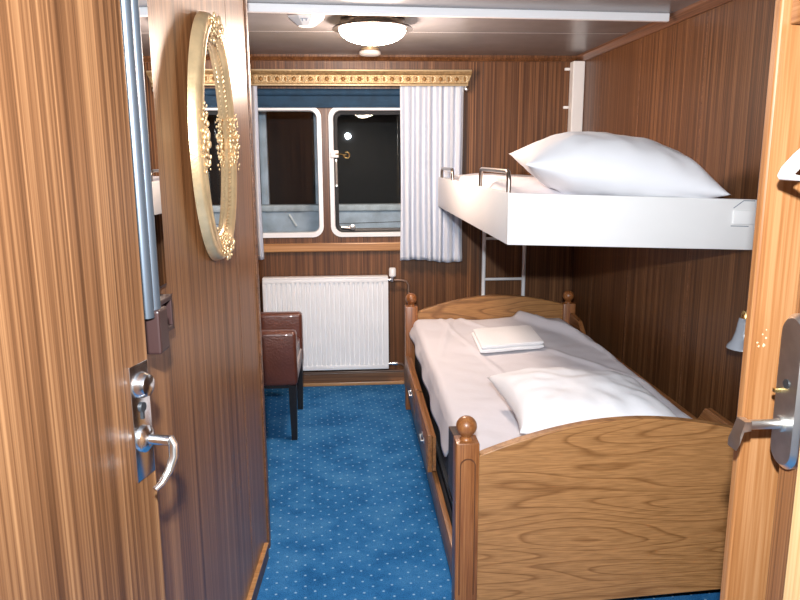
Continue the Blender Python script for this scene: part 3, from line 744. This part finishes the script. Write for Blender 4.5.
def pillow(name, c, w, d, h, rot, label, seed, loc, n=44, sag=0, pinch=.10, full=.46):
    R = Matrix.Rotation(rot[2], 3, 'Z') @ Matrix.Rotation(rot[1], 3, 'Y') @ Matrix.Rotation(rot[0], 3, 'X')
    c = Vector(c)
    def side(sg):
        def fn(u, v):
            a, b = u*2-1, v*2-1
            k = 1-pinch*(1-abs(a)**2.0)*abs(b)**3; k2 = 1-pinch*(1-abs(b)**2.0)*abs(a)**3
            x, y = a*w/2*k2, b*d/2*k
            t = max(0, (1-abs(a)**2.4))*max(0, (1-abs(b)**2.4)); t = t**full
            wr = .012*nz(x+seed, y, sg, 7)*t+.006*nz(x, y+seed, sg, 18)*t
            # creases that fan out of the corners
            ang = math.atan2(b, a); rad = min(1, math.hypot(a, b)/1.2)
            wr += .006*math.sin(ang*14+seed)*rad**2*t
            z = sg*(h/2*t*(1 if sg > 0 else .75)+wr)-sag*(a*a)
            return c+R @ Vector((x, y, z))
        return fn
    mb = MB(); mb.grid(side(1), n, n); mb.grid(side(-1), n, n)
    bmesh.ops.remove_doubles(mb.bm, verts=mb.bm.verts, dist=1e-4)
    return tag(put(name, mb, M['pillow'], loc=loc, smooth=180), label, 'pillow')
pillow('pillow', (.797, 2.335, .628), .575, .52, .185, (math.radians(2), math.radians(3), math.radians(1)), 'white pillow lying at the foot end of the lower bed', 2.3, (.81, 2.36, .56))

tw = thing('folded_towel', 'folded white towel lying on the lower bed', 'towel', (.785, 3.52, .55))
def towel_xf(v):
    a = math.radians(11); x, y = v.x, v.y
    return Vector((.778+x*.985+y*.05, 3.475+x*.22+y*.92, v.z))
def fold_profile(w, z0, th):
    r = th/2
    return [(-w/2, z0), (w/2-r, z0)]+[(w/2-r+r*math.sin(PI*i/8), z0+r-r*math.cos(PI*i/8)) for i in range(9)]+[(-w/2, z0+th)]
lay = MB(); lay.xf = towel_xf
def folded(z0, th, wid, dep, shift):
    r = th/2; pr = []
    for i in range(9): pr.append((-dep/2+r-r*math.sin(PI*i/8), z0+r+r*math.cos(PI*i/8)))
    for i in range(9): pr.append((dep/2-r+r*math.sin(PI*i/8), z0+r-r*math.cos(PI*i/8)))
    return pr
for z0, th, wid, dep, sh in ((.556, .019, .335, .40, 0), (.5745, .018, .325, .385, .004)):
    pr = folded(z0, th, wid, dep, sh); m = 14; L = []
    for i in range(m+1):
        x = -wid/2+wid*i/m; e = min(1, min(i, m-i)/1.0); sc = .55+.45*e
        zc = z0+th/2
        L.append([(x+sh, y*(.985+.015*e), zc+(z-zc)*sc+.003*nz(x*3, y*3, z0, 3)) for y, z in pr])
    lay.loft(L)
put('folds', lay, M['towel'], tw, smooth=60)
bnd = MB(); bnd.xf = towel_xf; bnd.box(-.13, .0, -.199, -.1965, .560, .572, .001)
put('hem_band', bnd, M['white_plastic'], tw)

# ------------------------------------------------------------------ upper bunk
UB = dict(x0=.542, x1=1.438, y0=2.45, y1=4.452, zb=1.177, zt=1.357)
def tilt(v): return Vector((v.x, v.y, v.z-.034*(v.x-.542)))
ub = thing('upper_bunk', 'white fold-down upper bunk on the right wall', 'bunk', (.99, 3.45, 1.177))
def tb(*a, **k):
    mb = MB(); mb.xf = tilt; return mb.box(*a, **k)
put('end_board', tb(UB['x0'], UB['x1'], UB['y0'], UB['y0']+.022, UB['zb'], UB['zt'], .004), M['white_paint'], ub)
put('end_board', tb(UB['x0'], UB['x1'], UB['y1']-.022, UB['y1'], UB['zb'], UB['zt'], .004), M['white_paint'], ub)
put('side_board', tb(UB['x0'], UB['x0']+.022, UB['y0']+.0221, UB['y1']-.0221, UB['zb'], UB['zt'], .004), M['white_paint'], ub)
put('side_board', tb(UB['x1']-.022, UB['x1'], UB['y0']+.0221, UB['y1']-.0221, UB['zb'], UB['zt']-.02, .004), M['white_paint'], ub)
put('base_panel', tb(UB['x0']+.02, UB['x1']-.02, UB['y0']+.02, UB['y1']-.02, UB['zb']+.004, UB['zb']+.02), M['white_paint'], ub, smooth=0)
# folding bracket lines on the near end board
for pts in ([(1.345, 2.449, 1.262), (1.41, 2.449, 1.262)], [(1.35, 2.449, 1.325), (1.385, 2.449, 1.352), (1.425, 2.449, 1.352)]):
    mb = MB(); mb.xf = tilt; put('hinge_groove', mb.tube(pts, .0016, 6), M['greymark'], ub)
mb = MB(); mb.xf = tilt; mb.box(1.35, 1.436, 2.444, 2.4505, 1.268, 1.318, .003)
put('hinge_plate', mb, M['white_paint'], ub)
def guard(y0, y1, h):
    x = UB['x0']+.012; zt = UB['zt']; r = .03; mb = MB()
    p = [(x, y0, zt-.10), (x, y0, zt+h-r)]+[(x, y0+r-r*math.cos(a), zt+h-r+r*math.sin(a)) for a in (PI/8, PI/4, 3*PI/8, PI/2)]
    p += [(x, y1-r+r*math.sin(a), zt+h-r+r*math.cos(a)) for a in (0, PI/8, PI/4, 3*PI/8, PI/2)]+[(x, y1, zt-.10)]
    return mb.tube(p, .0085, 12)
put('guard_rail', guard(2.50, 3.05, .072), M['nickel'], ub); put('guard_rail', guard(3.90, 4.36, .055), M['nickel'], ub)
def bunk_bed(u, v):
    x0, x1, y0, y1 = UB['x0']+.03, UB['x1']-.03, UB['y0']+.03, UB['y1']-.03
    x, y = x0+(x1-x0)*u, y0+(y1-y0)*v
    e = min(1, min(u, 1-u)/.06, v/.22, (1-v)/.04); e = math.sin(e*PI/2)
    z = 1.318+.062*e+.018*nz(x, y, 1.7, 4)*e+.006*nz(x, y, 4.4, 13)*e+.012*e*math.exp(-((x-.75)/.16)**2)
    return tilt(Vector((x, y, z)))
bm_ = MB(); bm_.grid(bunk_bed, 60, 90)
bmo = tag(put('bunk_mattress', bm_, M['sheet'], loc=(.99, 3.45, 1.2), smooth=180), 'white-sheeted mattress lying in the upper bunk', 'mattress')
md = bmo.modifiers.new('solid', 'SOLIDIFY'); md.thickness = .09; md.offset = -1
pillow('pillow', (.985, 2.675, 1.418), .735, .46, .285, (math.radians(5), math.radians(8.5), math.radians(-4)), 'big white pillow lying on the upper bunk', 5.1, (.98, 2.7, 1.38), pinch=.08, full=.66)

# ladder under the bunk
ld = thing('ladder', 'slim white metal ladder between headboard and back wall', 'ladder', (.975, 4.515, 0))
for x in (.850, 1.113):
    put('stile', MB().tube([(x, 4.515, 0), (x, 4.515, 1.165)], .0125, 12), M['white_metal'], ld)
for z in (.16, .43, .70, .965):
    put('rung', MB().tube([(.850, 4.515, z), (1.113, 4.515, z)], .009, 10), M['white_metal'], ld)

# reading lamp on the right wall
LY_ = 2.35
sc = thing('wall_lamp', 'small reading lamp with grey bell shade on the right wall', 'lamp', (XR, LY_, .96))
put('wall_plate', MB().lathe((XR, LY_, .965), [(.032, 0), (.032, -.008), (.02, -.016)], 20, 'x'), M['brass'], sc)
put('arm', MB().tube([(XR-.012, LY_, .965), (1.41, LY_, .975), (1.388, LY_, .965), (1.378, LY_, .94)], .007, 10), M['brass'], sc)
put('holder', MB().lathe((1.375, LY_, .918), [(.012, .03), (.018, .02), (.020, 0)], 16), M['brass'], sc)
put('shade', MB().lathe((1.375, LY_, .812), [(.056, 0), (.053, .010), (.040, .026), (.030, .06), (.026, .09), (.022, .108), (.016, .110), (.022, .085), (.034, .026), (.051, .004)], 30), M['frostglass'], sc, smooth=60)

# two small white clips beside the duct
for z, pl_ in ((2.01, 'upper'), (1.78, 'lower')):
    tag(put('cable_clip', MB().box(1.342, 1.374, D-.018, D, z-.008, z+.008, .003), M['white_plastic'], loc=(1.34, D, z)), '%s small white clip on the back wall beside the corner duct' % pl_, 'clip', 'clips beside the duct')

# ------------------------------------------------------------------ lights
def area(name, loc, aim, size, power, col, spread=180):
    l = bpy.data.lights.new(name, 'AREA'); l.energy = power; l.size = size; l.color = col; l.shape = 'DISK'; l.spread = math.radians(spread)
    o = bpy.data.objects.new(name, l); C.objects.link(o); o.location = loc
    o.rotation_euler = (Vector(aim)-Vector(loc)).to_track_quat('-Z', 'Y').to_euler()
    return o
area('camera_flash', (-.02, -.03, 1.74), (.25, 3.0, .95), .06, 76, (.90, .955, 1))
area('hall_fill_light', (0, -.9, 2.07), (0, -.9, 0), .5, 12, (1, .93, .86))  # soft fill added behind the camera, no visible lamp there
pt = bpy.data.lights.new('lamp_glow', 'POINT'); pt.energy = 50; pt.color = (1, .77, .62); pt.shadow_soft_size = .12
po = bpy.data.objects.new('lamp_glow', pt); C.objects.link(po); po.location = (lc[0], lc[1], ZC-.19)

w = bpy.data.worlds.new('world'); bpy.context.scene.world = w; w.use_nodes = True
bg = w.node_tree.nodes['Background']; bg.inputs[0].default_value = (.75, .85, 1, 1); bg.inputs[1].default_value = .03

# ------------------------------------------------------------------ camera
f, p, yw, r = 713.54, .1978, .0679, -.0047
fw = Vector((math.sin(yw)*math.cos(p), math.cos(yw)*math.cos(p), -math.sin(p)))
rt = Vector((math.cos(yw), -math.sin(yw), 0)); up = rt.cross(fw)
rt2 = rt*math.cos(r)+up*math.sin(r); up2 = up*math.cos(r)-rt*math.sin(r)
cam = bpy.data.cameras.new('camera'); cam.sensor_width = 36; cam.lens = f*36/800; cam.clip_start = .01
co = bpy.data.objects.new('camera', cam); C.objects.link(co)
mt = Matrix((rt2, up2, -fw)).transposed().to_4x4(); mt.translation = (0, 0, H)
co.matrix_world = mt
S = bpy.context.scene; S.camera = co
S.view_settings.view_transform = 'Standard'; S.view_settings.look = 'None'; S.view_settings.exposure = .2; S.view_settings.gamma = 1
S.view_settings.use_curve_mapping = False
S.cycles.max_bounces = 8; S.cycles.sample_clamp_indirect = 6
